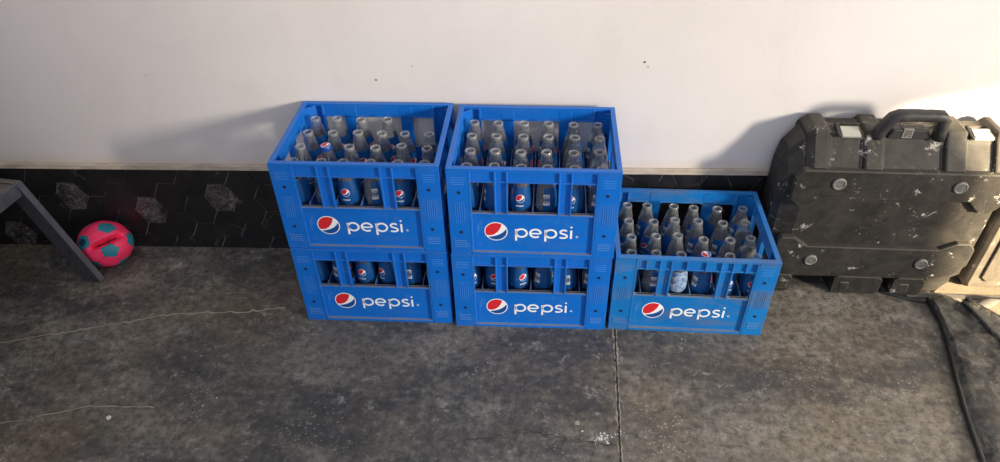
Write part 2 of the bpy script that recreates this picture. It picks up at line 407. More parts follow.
def wordmark(bm, F, S=1.0, ox=0.0, oz=0.0, w=.0050, reg=True):
    T = lambda pts: [(ox + S * p[0], oz + S * p[1]) for p in pts]
    E = lambda cx, cz, rx, rz, a0, a1, n=22: [(cx + rx * math.cos(math.radians(a0 + (a1 - a0) * k / n)), cz + rz * math.sin(math.radians(a0 + (a1 - a0) * k / n))) for k in range(n + 1)]
    W = w * S
    zc = .0155
    for x in (0.0, .0765):
        stroke(bm, T([(x + .0025, -.0105), (x + .0025, .028)]), W, F)
        stroke(bm, T(E(x + .0165, zc, .0140, .0130, 0, 345)), W, F, closed=True)
    stroke(bm, T([(.0395, zc - .0005), (.0665, zc - .0005)]), W * .85, F, y=-.0005)
    stroke(bm, T(E(.0530, zc, .0140, .0130, 0, 310)), W, F)
    s = [(.1345, .0265), (.1280, .0285), (.1215, .0280), (.1175, .0245), (.1180, .0195), (.1230, .0165), (.1300, .0145), (.1350, .0110), (.1345, .0060), (.1290, .0030), (.1220, .0025), (.1160, .0045)]
    sm = []
    for a, b in zip(s, s[1:]): sm += [a, ((a[0] + b[0]) / 2, (a[1] + b[1]) / 2)]
    sm.append(s[-1]); stroke(bm, T(sm), W * .95, F)
    stroke(bm, T([(.1455, .0005), (.1455, .0285)]), W, F)
    flatpoly(bm, T([(.1455 + .0030 * math.cos(a), .0385 + .0030 * math.sin(a)) for a in [2 * PI * k / 12 for k in range(12)]]), -.0004, 0, F)
    if reg:
        stroke(bm, T(E(.1610, .0075, .0030, .0030, 0, 330, 12)), .0009, F, closed=True)
        stroke(bm, T([(.1600, .0060), (.1600, .0090), (.1618, .0086), (.1605, .0076), (.1622, .0060)]), .0008, F)

# ------------------------------------------------------------------ crates
CW, CD, CH = .43, .323, .2738
def wall_side(bm, L, T, openings, rounded=False, ribs=(), post=.056, panel_low=True):
    """one crate side in local coords: runs u=0..L; T maps (u, depth, z)->xyz, depth 0 is the outer face"""
    def B(u0, u1, d0, d1, z0, z1):
        a = T(u0, d0, z0); b = T(u1, d1, z1)
        box(bm, min(a[0], b[0]), max(a[0], b[0]), min(a[1], b[1]), max(a[1], b[1]), z0, z1)
    zo0, zo1 = .1365, .2355
    # top rim and bands
    B(.0 if L > .4 else .0132, L if L > .4 else L - .0132, 0, .013, .266, CH)
    B(post, L - post, .008, .012, zo1, .268)
    B(post, L - post, .003, .013, zo1 - .004, zo1)
    # lower panel
    B(post, L - post, .008, .012, .004, zo0)
    B(post, L - post, .002, .014, zo0 - .004, zo0)
    B(post, L - post, .000, .014, .0, .009)
    # posts with a stepped inner edge
    for a, b, e in ((0.0, post, 1), (L - post, L, -1)):
        k0 = .0 if L > .4 else .0042
        B(a + (k0 if e == 1 else 0), b - (0 if e == 1 else k0), 0, .004, .0, .268)
        ue = post if e == 1 else L - post
        B(ue - .003, ue + .003, 0, .014, .0, CH - .004)
        # raised grip lines between the two bolt holes
        for k in range(5):
            uu = a + post * (.30 + .10 * k)
            B(uu, uu + .0016, -.0009, .001, .105, .172)
        for k in range(4):
            zz = .026 + k * .0065
            B(a + post * .22, b - post * .22, -.0009, .001, zz, zz + .0014)
            zz = .226 + k * .0065
            B(a + post * .22, b - post * .22, -.0009, .001, zz, zz + .0012)
        B(a + post * .22 - .002, a + post * .22, -.0009, .001, .024, .050)
    # bars across the openings
    for (u0, u1) in openings:
        B(u0, u1, .009, .013, zo0 - .004, .268)
        for uu in (u0, u1): B(uu - .0018, uu + .0018, .001, .013, zo0 - .004, .268)
    for uu in ribs: B(uu - .0018, uu + .0018, .001, .010, zo1 - .004, .268)
    if rounded:   # small quarter fillets in the corners of each opening
        edges = [post] + [u for o_ in openings for u in o_] + [L - post]
        for i in range(0, len(edges), 2):
            for (cu, s) in ((edges[i], 1), (edges[i + 1], -1)):
                for (cz, sz) in ((zo0, 1), (zo1 - .004, -1)):
                    r = .011
                    pts = [(cu, cz)] + [(cu + s * (r - r * math.sin(t)), cz + sz * (r - r * math.cos(t))) for t in [PI / 2 * k / 5 for k in range(6)]]
                    A = [bm.verts.new(T(p[0], .003, p[1])) for p in pts]; Bv = [bm.verts.new(T(p[0], .013, p[1])) for p in pts]
                    bm.faces.new(A); bm.faces.new(Bv[::-1])
                    for k in range(len(pts)): bm.faces.new((A[k], Bv[k], Bv[(k + 1) % len(pts)], A[(k + 1) % len(pts)]))
def crate_meshes(rounded):
    bm = NBM()
    fb = [(.120, .150), (.280, .310)]; sb = [(.147, .176)]
    rb = (.084, .345, .190, .240) if rounded else ()
    wall_side(bm, CW, lambda u, d, z: (u - CW / 2, d, z), fb, rounded, rb)
    wall_side(bm, CW, lambda u, d, z: (u - CW / 2, CD - d, z), fb, rounded, rb)
    wall_side(bm, CD, lambda u, d, z: (-CW / 2 + d, u, z), sb, rounded, ())
    wall_side(bm, CD, lambda u, d, z: (CW / 2 - d, u, z), sb, rounded, ())
    # corner gussets under the rim
    for sx_ in (-1, 1):
        for sy_ in (0, 1):
            cx, cy = sx_ * (CW / 2 - .004), (.004 if sy_ == 0 else CD - .004); dx, dy = -sx_, (1 if sy_ == 0 else -1)
            prism(bm, [(cx, cy), (cx + dx * .030, cy), (cx, cy + dy * .030)], .200, .262, 'z')
    # floor lattice
    box(bm, -CW / 2 + .008, CW / 2 - .008, .008, CD - .008, .0015, .0055)
    body = bm
    g = NBM()
    SX, SY = .0680, .0725
    y0 = CD / 2
    for k in range(-2, 3):
        xx = k * SX
        box(g, xx - .0009, xx + .0009, .0145, CD - .0145, .006, .140)
    for k in (-1, 0, 1):
        y = y0 + k * SY
        box(g, -CW / 2 + .014, CW / 2 - .014, y - .0009, y + .0009, .006, .105)
    h = []
    n = 14
    for x in (-CW / 2 + .030, CW / 2 - .030):
        for z in (.202, .0755):
            b_ = NBM()
            A = [b_.verts.new((x + .0042 * math.cos(2 * PI * k / n), -.0013, z + .0042 * math.sin(2 * PI * k / n))) for k in range(n)]
            B_ = [b_.verts.new((x + .0042 * math.cos(2 * PI * k / n), .003, z + .0042 * math.sin(2 * PI * k / n))) for k in range(n)]
            b_.faces.new(A)
            for k in range(n): b_.faces.new((A[k], A[(k + 1) % n], B_[(k + 1) % n], B_[k]))
            h.append(b_)
    lg = NBM(); F = lambda x, z, y: (x - CW / 2, .0078 + y, z)
    globe(lg, .1200, .0752, .0305, F)
    wm = NBM(); wordmark(wm, F, 1.0, .1700, .0565, w=.0056)
    return body, g, h, lg, wm
def make_crate(x, y, z, rz, label, rounded, m):
    t = empty('bottle_crate', (x, y, z), rz, label, 'crate', 'blue bottle crates')
    b, g, h, lg, wm = crate_meshes(rounded)
    obj('crate_body', b, m, t, bevel=.0011)
    obj('divider_grid', g, m, t)
    for hb in h: obj('bolt_hole', hb, m_hole, t)
    obj('globe_logo', lg, [m_white, m_red, m_logoblue], t, fixn=False)
    obj('lettering', wm, m_white, t, fixn=False)
    return t
CR = {
 'AL': (-.4397, -.3340, .0005, -.62, 'bottom blue crate of the left stack, half hidden under another crate', False, m_blue),
 'AU': (-.4424, -.3307, CH + .0015, -.97, 'top blue crate of the left stack, its bottles leaning unevenly', False, m_blue),
 'BL': (.0018, -.3476, .0005, -.73, 'bottom blue crate of the middle stack, carrying a full crate', False, m_blue),
 'BU': (.0043, -.3484, CH + .0015, -1.46, 'top blue crate of the middle stack, full of upright bottles', False, m_blue),
 'CC': (.4427, -.3536, .0005, -2.02, 'single dirty blue crate on the floor beside the black case', True, m_blue_dirty)}
crates = {k: make_crate(c[0], c[1], c[2], math.radians(c[3]), *c[4:]) for k, c in CR.items()}

# ------------------------------------------------------------------ bottles
PROF = [(r_ * .975, z_) for r_, z_ in [(.0200, .0035), (.0235, .0005), (.0262, .0015), (.0280, .007), (.0285, .016), (.0285, .040), (.0276, .058), (.0254, .078), (.0236, .096), (.0238, .106),
        (.0258, .114), (.0276, .121), (.0285, .131), (.0286, .148), (.0276, .165), (.0252, .181), (.0222, .195), (.0190, .209), (.0163, .2205), (.0148, .2270), (.0138, .2325),
        (.0137, .2340), (.0143, .2352), (.0144, .2398), (.0137, .2430), (.0107, .2432), (.0099, .2400), (.0096, .220)]]
def r_at(z):
    for (r0, z0), (r1, z1) in zip(PROF[2:], PROF[3:]):
        if z0 <= z <= z1: return r0 + (r1 - r0) * (z - z0) / max(z1 - z0, 1e-6)
    return .028
def bottle_proto(name, gm, lm, cap=False, worn=False):
    t = bpy.data.objects.new(name, None); C.objects.link(t); t.empty_display_size = .02
    bm = NBM(); lathe(bm, PROF, 22, cap=False)
    bm.faces.new([v for v in bm.verts][:22][::-1])
    for f in bm.faces:
        if f.calc_center_median().z > .2345: f.material_index = 1
    obj('glass_body', bm, [gm, m_lip], t)
    # printed label, wrapped on the glass
    bm = NBM()
    zs = [.126, .134, .145, .160, .176, .194]
    rg = [[bm.verts.new(((r_at(z) + .0004) * math.cos(2 * PI * k / 26), (r_at(z) + .0004) * math.sin(2 * PI * k / 26), z)) for k in range(26)] for z in zs]
    for i in range(len(zs) - 1):
        for k in range(26):
            a = (2 * PI * (k + .5) / 26)
            if abs(((a - 1.62) + PI) % (2 * PI) - PI) < .62 : continue    # clear glass gap in the wrap
            f = bm.faces.new((rg[i][k], rg[i][(k + 1) % 26], rg[i + 1][(k + 1) % 26], rg[i + 1][k])); f.smooth = True
    def W(ang0, dr):
        def F(x, z, y):
            r = r_at(z) + dr - y; a = ang0 + x / .0284
            return (r * math.cos(a), r * math.sin(a), z)
        return F
    F = W(-PI / 2, .0006)
    globe(bm, 0, .163, .0118, F, .0002)
    for f in bm.faces:
        pass
    n0 = len(bm.faces)
    wordmark(bm, F, .125, -.0100, .1390, w=.0078, reg=False)
    o = None
    # material indices: label 0, white 1, red 2, blue 3, paper 4, black 5
    bm.faces.ensure_lookup_table()
    nl = sum(1 for f in bm.faces if len(f.verts) == 4 and f.smooth)
    for f in bm.faces:
        if not f.smooth: f.material_index += 1
    F2 = W(PI / 2 + .9, .0007)
    def quad(x0, x1, z0, z1, y, mi):
        n = 4
        for k in range(n):
            xa, xb = x0 + (x1 - x0) * k / n, x0 + (x1 - x0) * (k + 1) / n
            bm.faces.new([bm.verts.new(F2(*p, y)) for p in ((xa, z0), (xb, z0), (xb, z1), (xa, z1))]).material_index = mi
    quad(-.0085, .0085, .145, .176, 0, 4)
    for k in range(9):
        quad(-.0072 + k * .0016, -.0072 + k * .0016 + (.0007 if k % 3 else .0010), .149, .173, -.0002, 5)
    obj('printed_label', bm, [lm, m_white, m_red, m_logoblue, m_barpaper, m_bar], t, fixn=False)
    if cap:
        bm = NBM()
        n = 42
        for (ra, za, rb_, zb) in ((.0160, .2335, .0153, .2420), (.0153, .2420, .0140, .2452)):
            A = [bm.verts.new(((ra * (1 + (.035 if k % 2 else -.02) * (za < .24))) * math.cos(2 * PI * k / n), (ra * (1 + (.035 if k % 2 else -.02) * (za < .24))) * math.sin(2 * PI * k / n), za)) for k in range(n)]
            B_ = [bm.verts.new((rb_ * math.cos(2 * PI * k / n), rb_ * math.sin(2 * PI * k / n), zb)) for k in range(n)]
            for k in range(n): bm.faces.new((A[k], A[(k + 1) % n], B_[(k + 1) % n], B_[k]))
        bm.faces.new(B_)
        c_ = obj('crown_cap', bm, m_capblue, t, fixn=True)
        bm = NBM(); FF = lambda x, z, y: (x, z, .2453 - y)
        globe(bm, 0, 0, .0122, FF, .0002)
        obj('cap_emblem', bm, [m_white, m_red, m_logoblue], c_, fixn=False)
    return t
P_clear = bottle_proto('glass_bottle', m_glass, m_label)
P_dusty = bottle_proto('glass_bottle', m_glass_dusty, m_label)
P_worn = bottle_proto('glass_bottle', m_glass_dusty, m_label_worn)
P_cap = bottle_proto('glass_bottle', m_glass, m_label, cap=True)
def copy_tree(o, parent=None):
    c = o.copy(); C.objects.link(c); c.parent = parent
    for ch in list(o.children): copy_tree(ch, c)
    return c
used = {}
ORD = ['', 'first', 'second', 'third', 'fourth', 'fifth', 'last']
ROWN = {1: 'front row', 2: 'second row', 3: 'third row', 4: 'back row'}
CN = {'AU': 'upper left crate', 'BU': 'upper middle crate', 'CC': 'crate on the floor', 'AL': 'lower left crate', 'BL': 'lower middle crate'}
def place(proto, key, col, row, spin, tx=0, ty=0, desc='empty clear glass bottle'):
    src = proto
    tx = max(-2.4, min(2.4, tx)); ty = max(-2.4, min(2.4, ty))
    if col == 1: ty = max(ty, -.2)
    if col == 6: ty = min(ty, .2)
    if row == 1: tx = min(tx, .3)
    if row == 4: tx = max(tx, -.3)
    if used.get(src.name): o = copy_tree(src)
    else: o = src; used[src.name] = 1
    cx, cy, cz, rz = CR[key][:4]; rz = math.radians(rz)
    R2 = Matrix.Rotation(rz, 3, 'Z')
    l = Vector(((col - 3.5) * .0680, CD / 2 + (row - 2.5) * .0725, .0060))
    ll = Vector((l.x, l.y, 0)) - Vector((math.sin(math.radians(ty)) * .07, -math.sin(math.radians(tx)) * .07, 0))
    w = R2 @ Vector((ll.x, ll.y, 0))
    lift = .0285 * math.sin(math.radians(math.hypot(tx, ty)))
    o.location = (cx + w.x, cy + w.y, cz + .0060 + lift)
    o.rotation_euler = (Matrix.Rotation(rz, 4, 'Z') @ Matrix.Rotation(math.radians(tx), 4, 'X') @ Matrix.Rotation(math.radians(ty), 4, 'Y') @ Matrix.Rotation(math.radians(spin), 4, 'Z')).to_euler()
    o['label'] = '%s, %s from left, %s, %s' % (desc, {1: 'first', 6: 'sixth'}.get(col, ORD[col] if col < 6 else 'sixth'), ROWN[row], CN[key])
    o['category'] = 'bottle'
    o['group'] = 'glass bottles in the ' + CN[key]
    return o
# spin 0 = emblem to the viewer, 180-51 = barcode to the viewer
rnd = random.Random(3)
# upper left crate (leaning unevenly, two places empty at the right end of the back row)
front = {1: (-35, 'bottle'), 2: (95, ''), 3: (-4, ''), 4: (140, ''), 5: (4, ''), 6: (80, '')}
for row in (1, 2, 3, 4):
    for col in range(1, 7):
        if row == 4 and col in (5, 6): continue
        if (row, col) == (1, 2): sp, tx, ty = 150, 3, 2
        elif row == 1: sp, tx, ty = front[col][0], rnd.uniform(-1, 3), rnd.uniform(-2, 2)
        else: sp, tx, ty = rnd.choice((20, 40, 60, -60, 150, 35, 25)) + rnd.uniform(-8, 8), rnd.uniform(-3.2, 1.5), rnd.uniform(-3.4, 2)
        cap = (row, col) == (2, 2)
        place(P_cap if cap else (P_dusty if rnd.random() < .35 else P_clear), 'AU', col, row, sp, tx, ty,
              'bottle wearing a round crown cap' if cap else 'empty glass bottle')
front = {1: 130, 2: 60, 3: 0, 4: 128, 5: -14, 6: 100}
for row in (1, 2, 3, 4):
    for col in range(1, 7):
        sp = front[col] if row == 1 else {(3, 2): 40, (2, 3): 48, (3, 4): -55}.get((row, col), rnd.choice((90, 110, 70, 160, 180)))
        place(P_dusty if rnd.random() < .5 else P_clear, 'BU', col, row, sp, rnd.uniform(-1.2, 1.2), rnd.uniform(-1.2, 1.2), 'upright empty glass bottle')
front = {1: 110, 2: 128, 3: 90, 4: 75, 5: 8, 6: -6}
for row in (1, 2, 3, 4):
    for col in range(1, 7):
        sp = front[col] if row == 1 else {(3, 2): -40, (2, 5): 130, (2, 6): 150, (3, 6): 128}.get((row, col), rnd.choice((90, 110, 70, 160, 200)))
        cap = (row, col) == (1, 4); worn = row == 1 and col == 3
        place(P_cap if cap else P_worn if worn else P_dusty, 'CC', col, row, sp, rnd.uniform(-2.5, 2.5), rnd.uniform(-2.5, 2.5),
              'capped bottle' if cap else 'dusty bottle with frosted pale label' if worn else 'dusty empty glass bottle')
for col, sp in ((1, -22), (2, 95), (3, -8), (4, -32), (5, 120), (6, 100)): place(P_clear, 'AL', col, 1, sp, rnd.uniform(-1, 1), rnd.uniform(-1, 1), 'glass bottle seen through the window slots')
for col, sp in ((1, 18), (2, 2), (3, 30), (4, 88), (5, 128), (6, 95)): place(P_clear, 'BL', col, 1, sp, rnd.uniform(-1, 1), rnd.uniform(-1, 1), 'glass bottle seen through the window slots')

# ------------------------------------------------------------------ black hard case
HW = .302
def loft(bm, stations, mi=0):
    rings = [[bm.verts.new((x, y, z)) for y, z in prof] for x, prof in stations]
    n = len(rings[0])
    for a, b in zip(rings, rings[1:]):
        for k in range(n): bm.faces.new((a[k], a[(k + 1) % n], b[(k + 1) % n], b[k])).material_index = mi
    bm.faces.new(rings[0]).material_index = mi; bm.faces.new(rings[-1][::-1]).material_index = mi
def cprof(front, slope_z, slope_y, top, back, bot=.03):
    return [(front + .020, bot), (front, bot + .018), (front, slope_z), (slope_y - .012, top - .022), (slope_y, top), (back - .018, top), (back, top - .02), (back, bot + .02), (back - .02, bot)]
case = empty('hard_case', (.988, -.163, 0), math.radians(-1.7), 'large black dust-covered hard case standing on edge, handle up, against wall', 'case', 'hard cases')
bm = NBM()
D = .160; TP = .512
loft(bm, [(-.298, cprof(.040, .355, .085, .410, D - .03, .07)), (-.282, cprof(.020, .395, .070, .455, D - .012, .045)), (-.235, cprof(.004, .432, .060, TP, D)),
          (.245, cprof(.004, .432, .060, TP, D)), (.290, cprof(.014, .405, .065, .470, D - .012, .045)), (.304, cprof(.030, .375, .080, .430, D - .03, .07))])
def rib(x0, x1, h, f=-.004, b=.008, b1=None):
    b1 = b1 or b
    loft(bm, [(x0, cprof(.006, .430, .062, TP - .003, D - .001, .37)), (x0 + b, cprof(f, .440, .056, TP + h, D - .001, .37)), (x1 - b1, cprof(f, .440, .056, TP + h, D - .001, .37)), (x1, cprof(.006, .430, .062, TP - .003, D - .001, .37))])
rib(-.250, -.180, .014, b=.020); rib(-.106, -.046, .014); rib(.100, .166, .014); rib(.226, .268, .014, b1=.016)
# lid seam ridge along the top
box(bm, -.23, .24, .100, .108, .470, TP + .005)
obj('case_shell', bm, m_case, case, bevel=.004)
# raised front bands
bm = NBM()
def band(pts, y0, y1):
    prism(bm, pts, y0, y1, 'y')
up = [(-.272, .408), (-.256, .436), (.256, .436), (.284, .408), (.284, .330), (.262, .306), (.235, .310), (.200, .346), (-.185, .346), (-.215, .318), (-.243, .312), (-.272, .340)]
band(up, -.013, .010)
lo = [(-.272, .160), (-.272, .194), (-.262, .205), (-.228, .205), (-.184, .175), (.184, .175), (.228, .200), (.262, .200), (.280, .180), (.280, .120), (.250, .080), (.205, .062), (-.205, .062), (-.245, .075), (-.272, .120)]
band(lo, -.013, .010)
obj('front_band', bm, m_case, case, bevel=.0035)
for bx, bz in ((-.157, .397), (.158, .395), (-.164, .126), (.150, .124)):
    bm = NBM()
    n = 24
    for (ra, ya, rb_, yb) in ((.0185, -.010, .0180, -.0170), (.0180, -.0170, .0150, -.0190), (.0150, -.0190, .0140, -.0170)):
        A = [bm.verts.new((bx + ra * math.cos(2 * PI * k / n), ya, bz + ra * math.sin(2 * PI * k / n))) for k in range(n)]
        B_ = [bm.verts.new((bx + rb_ * math.cos(2 * PI * k / n), yb, bz + rb_ * math.sin(2 * PI * k / n))) for k in range(n)]
        for k in range(n): bm.faces.new((A[k], A[(k + 1) % n], B_[(k + 1) % n], B_[k]))
    bm.faces.new(B_)
    tag(obj('round_foot', bm, m_boss, case), 'round dusty foot')
# hinge feet along the bottom
for x0, x1 in ((-.255, -.200), (-.078, .062), (.095, .185)):
    bm = NBM()
    prism(bm, [(x0, .001), (x1 - .012, .001), (x1, .012), (x1, .058), (x1 - .010, .068), (x0 + .010, .068), (x0, .058)], -.019, .060, 'y')
    box(bm, x0 + .02, min(x0 + .045, x1 - .01), -.0215, -.017, .016, .046)
    obj('hinge_foot', bm, m_case, case, bevel=.003)
bm = NBM(); prism(bm, [(.190, .001), (.236, .001), (.262, .045), (.262, .075), (.200, .075)], .0, .060, 'y'); prism(bm, [(-.262, .075), (-.262, .045), (-.240, .001), (.24, .001), (.262, .075)], .050, .140, 'y')
obj('bottom_corner', bm, m_case, case, bevel=.003)
# latches
for lx in (-.138, .201):
    l = NBM()
    M_ = Matrix.Translation((lx, .068, TP - .001)) @ Matrix.Rotation(math.radians(14), 4, 'X')
    box(l, -.025, .025, -.022, .016, -.001, .006)
    box(l, -.025, -.021, -.020, .014, .005, .008)
    bmesh.ops.transform(l, matrix=M_, verts=l.verts)
    la = obj('latch', l, m_latch, case, bevel=.002)
    l = NBM(); box(l, -.036, -.030, -.022, .020, -.002, .010); tube(l, [(-.038, -.022, .008), (-.026, -.022, .010)], .003); tube(l, [(-.038, .02, .008), (-.026, .02, .010)], .003)
    bmesh.ops.transform(l, matrix=M_, verts=l.verts)
    obj('latch_hinge', l, m_grip, la)
# handle
bm = NBM()
hx0, hx1 = -.060, .084; hc = (hx0 + hx1) / 2
HB = .505
def sweep(pts, hw, hd):
    pts = [Vector(p) for p in pts]; rings = []
    for i, p in enumerate(pts):
        d = (pts[min(i + 1, len(pts) - 1)] - pts[max(i - 1, 0)]).normalized(); s = Vector((0, 1, 0)); u = s.cross(d).normalized()
        pr = [(-1, -.5), (-.6, -1), (.6, -1), (1, -.5), (1, .5), (.6, 1), (-.6, 1), (-1, .5)]
        rings.append([bm.verts.new(p + s * a * hw + u * b * hd) for a, b in pr])
    for a, b in zip(rings, rings[1:]):
        for k in range(8):
            f = bm.faces.new((a[k], a[(k + 1) % 8], b[(k + 1) % 8], b[k])); f.smooth = True
    bm.faces.new(rings[0]); bm.faces.new(rings[-1][::-1])
sweep([(hx0 - .014, .054, HB), (hx0 - .008, .051, HB + .022), (hx0 + .002, .049, HB + .048), (hx0 + .010, .047, HB + .064), (hx0 + .022, .046, HB + .070), (hx0 + .045, .046, HB + .071), (hx1 - .030, .046, HB + .071), (hx1 - .012, .046, HB + .070), (hx1 - .004, .047, HB + .062), (hx1 - .001, .050, HB + .020), (hx1 + .002, .052, HB)], .017, .0135)
hd = obj('handle', bm, m_grip, case)
bm = NBM(); prism(bm, [(hx0 + .016, TP - .01), (hx0 + .026, TP + .018), (hx1 - .030, TP + .018), (hx1 - .018, TP - .01)], .050, .082, 'y')
box(bm, hc - .024, hc + .022, .054, .078, TP + .01, TP + .0195)
obj('handle_recess', bm, m_grip, case, bevel=.003)
bm = NBM(); box(bm, hc - .020, hc + .004, .0485, .056, TP - .005, TP + .0205)
obj('nameplate', bm, m_boss, case)

# second case beside it
case2 = empty('hard_case', (1.610, -.175, 0), math.radians(-1.7), 'sunlit sand-dusted case beside the black one at the right edge', 'case', 'hard cases')
bm = NBM()
loft(bm, [(-.305, cprof(.016, .40, .05, .43, .13, .03)), (-.290, cprof(.004, .42, .05, .45, .15, .004)), (.29, cprof(.004, .42, .05, .45, .15, .004)), (.305, cprof(.016, .40, .05, .43, .13, .03))])
obj('case_shell', bm, m_case2, case2, bevel=.005)
bm = NBM(); pl = [(-.268, .06), (-.268, .37), (-.25, .39), (.25, .39), (.268, .37), (.268, .06), (.25, .045), (-.25, .045)]
prism(bm, pl, -.002, .006, 'y')
obj('front_band', bm, m_case2, case2, bevel=.003)
bm = NBM()
for k in range(3): box(bm, -.20, .20, -.0045, 0, .10 + k * .012, .105 + k * .012)
obj('raised_rib', bm, m_case2, case2, bevel=.001)
bm = NBM(); sweep([(-.07, .04, .44), (-.05, .03, .48), (.05, .03, .48), (.07, .04, .44)], .012, .008); obj('handle', bm, m_grip, case2)

# ------------------------------------------------------------------ steel stand at the left
stand = empty('steel_stand', (-1.480, -.158, 0), math.radians(-8), 'low grey steel stand with splayed angle-iron legs, at the left edge', 'stand')
bm = NBM(); TW, TD, TZ = .30, .72, .364
box(bm, -TW, 0, -TD, 0, TZ - .004, TZ + .002)
tag(obj('board', bm, m_board, stand, bevel=.001), 'dusty brown top board')
bm = NBM()
box(bm, -.004, .005, -TD - .004, .005, TZ - .036, TZ + .004); box(bm, -TW - .005, -TW + .004, -TD - .004, .005, TZ - .036, TZ + .004)
box(bm, -TW, 0, .0, .005, TZ - .036, TZ + .004); box(bm, -TW, 0, -TD - .005, -TD, TZ - .036, TZ + .004)
box(bm, -.008, .005, -TD, .004, TZ + .002, TZ + .005)
obj('rim_frame', bm, m_steel, stand, bevel=.001)
def angle_leg(sx_, ax, ay, bx, by):
    bm = NBM()
    top = Vector((ax, ay, TZ + .002)); bot = Vector((bx, by, .002))
    w1, w2, th = .020, .056, .004
    fy = -1 if True else 1
    def sec(p, zf):
        return [p + Vector(v_) for v_ in ((0, 0, 0), (0, -w1, 0), (-sx_ * w2, -w1, 0), (-sx_ * w2, -w1 + th, 0), (-sx_ * th, -w1 + th, 0), (-sx_ * th, 0, 0))]
    A = [bm.verts.new(v_) for v_ in sec(top, 0)]; B_ = [bm.verts.new(v_) for v_ in sec(bot, 0)]
    n = 6
    bm.faces.new(A); bm.faces.new(B_[::-1])
    for k in range(n):
        f = bm.faces.new((A[k], A[(k + 1) % n], B_[(k + 1) % n], B_[k]))
    bmesh.ops.recalc_face_normals(bm, faces=bm.faces)
    for f in bm.faces:
        if f.normal.y < -.6: f.material_index = 1  # front-facing flange coloured darker to stand for its shade
    lg = obj('leg', bm, [m_steel, m_steeld], stand)
    for t in (.68, .95):
        bm = NBM()
        p = top.lerp(bot, t) + Vector((-sx_ * .020, -w1 - .0005, 0))
        n = 10
        vs = [bm.verts.new((p.x + .004 * math.cos(2 * PI * k / n), p.y, p.z + .004 * math.sin(2 * PI * k / n))) for k in range(n)]
        vb = [bm.verts.new((v_.co.x, v_.co.y + .002, v_.co.z)) for v_ in vs]
        bm.faces.new(vs)
        for k in range(n): bm.faces.new((vs[k], vs[(k + 1) % n], vb[(k + 1) % n], vb[k]))
        obj('bolt_hole', bm, m_hole, lg)
angle_leg(1, .005, .004, .122, .006); angle_leg(1, .005, -TD + .034, .122, -TD + .04)
angle_leg(-1, -TW - .005, .004, -TW - .04, -.004); angle_leg(-1, -TW - .005, -TD + .034, -TW - .04, -TD + .04)

# ------------------------------------------------------------------ half-deflated football
bm = NBM(); bmesh.ops.create_icosphere(bm, subdivisions=6, radius=1.0)
phi = (1 + 5 ** .5) / 2
ico = [Vector(p).normalized() for p in [(0, s1, s2 * phi) for s1 in (-1, 1) for s2 in (-1, 1)] + [(s1, s2 * phi, 0) for s1 in (-1, 1) for s2 in (-1, 1)] + [(s2 * phi, 0, s1) for s1 in (-1, 1) for s2 in (-1, 1)]]
dod = []
for i in range(12):
    for j in range(i + 1, 12):
        for k in range(j + 1, 12):
            a, b, c_ = ico[i], ico[j], ico[k]
            if a.dot(b) > .4 and b.dot(c_) > .4 and a.dot(c_) > .4: dod.append((a + b + c_).normalized())
vw = Vector((.54, -.64, .54)).normalized(); iu = Vector((-.013, .624, .781)); ir = Vector((.999, .043, -.017))
p0 = (vw * .935 + ir * .13 - iu * .33).normalized(); pv = (vw * .69 - ir * .72 + iu * .07).normalized()
q1 = ico[0].rotation_difference(p0).to_matrix()
ico = [q1 @ p for p in ico]; dod = [q1 @ p for p in dod]
nb = [p for p in ico if p.dot(p0) > .3 and p.dot(p0) < .9][0]
pa = (nb - p0 * nb.dot(p0)).normalized(); pb = (pv - p0 * pv.dot(p0)).normalized()
tw = pa.rotation_difference(pb).to_matrix()
ico = [tw @ p for p in ico]; dod = [tw @ p for p in dod]
valve = max(ico, key=lambda p: p.dot(pv))
dn_ = (vw + iu * .10).normalized(); da_ = (ir * .9 + iu * .48); da_ = (da_ - dn_ * da_.dot(dn_)).normalized(); dc_ = dn_.cross(da_)
for f in bm.faces:
    c_ = f.calc_center_median().normalized()
    # plane distances give straight-edged pentagons as on a truncated icosahedron
    dp = max(c_.dot(p) / .9393 for p in ico); dh = sorted((c_.dot(p) / .9149 for p in dod), reverse=True)
    s_ = sorted([dp] + dh[:2], reverse=True)
    f.material_index = 1 if dp > dh[0] else 0
    if s_[0] - s_[1] < .007 and dp < dh[0] : f.material_index = 2 if random.random() < .5 else 0
    ww_, uu_ = c_.dot(dc_), c_.dot(da_)
    if abs(ww_ - .012 * math.sin(uu_ * 9)) < .022 and -.42 < uu_ < .40 and c_.dot(dn_) > 0: f.material_index = 2  # shade of the dent painted dark along its crease, sharing the seam colour
    if c_.dot(valve) > .988: f.material_index = 3
    f.smooth = True
dn = (vw + iu * .10).normalized(); da = (ir * .9 + iu * .48); da = (da - dn * da.dot(dn)).normalized(); dc = dn.cross(da)
for v_ in bm.verts:
    p = v_.co.copy()
    u = p.dot(da); w_ = p.dot(dc); h_ = p.dot(dn)
    if h_ > 0:
        k = math.exp(-(w_ / .095) ** 2) * math.exp(-((u + .02) / .55) ** 4)
        p -= dn * .66 * k * h_
    p += v_.co * .02 * math.sin(7 * v_.co.x + 2) * math.cos(6 * v_.co.z)
    v_.co = Vector((p.x * .084, p.y * .073, max(p.z, -.93) * .076))
ball = obj('football', bm, [m_pink, m_teal, m_seam_shade, m_valve], None, fixn=False)
ball.location = (-1.374, -.081, .0715)
tag(ball, 'half-deflated pink football with teal patches beside the steel leg', 'ball')

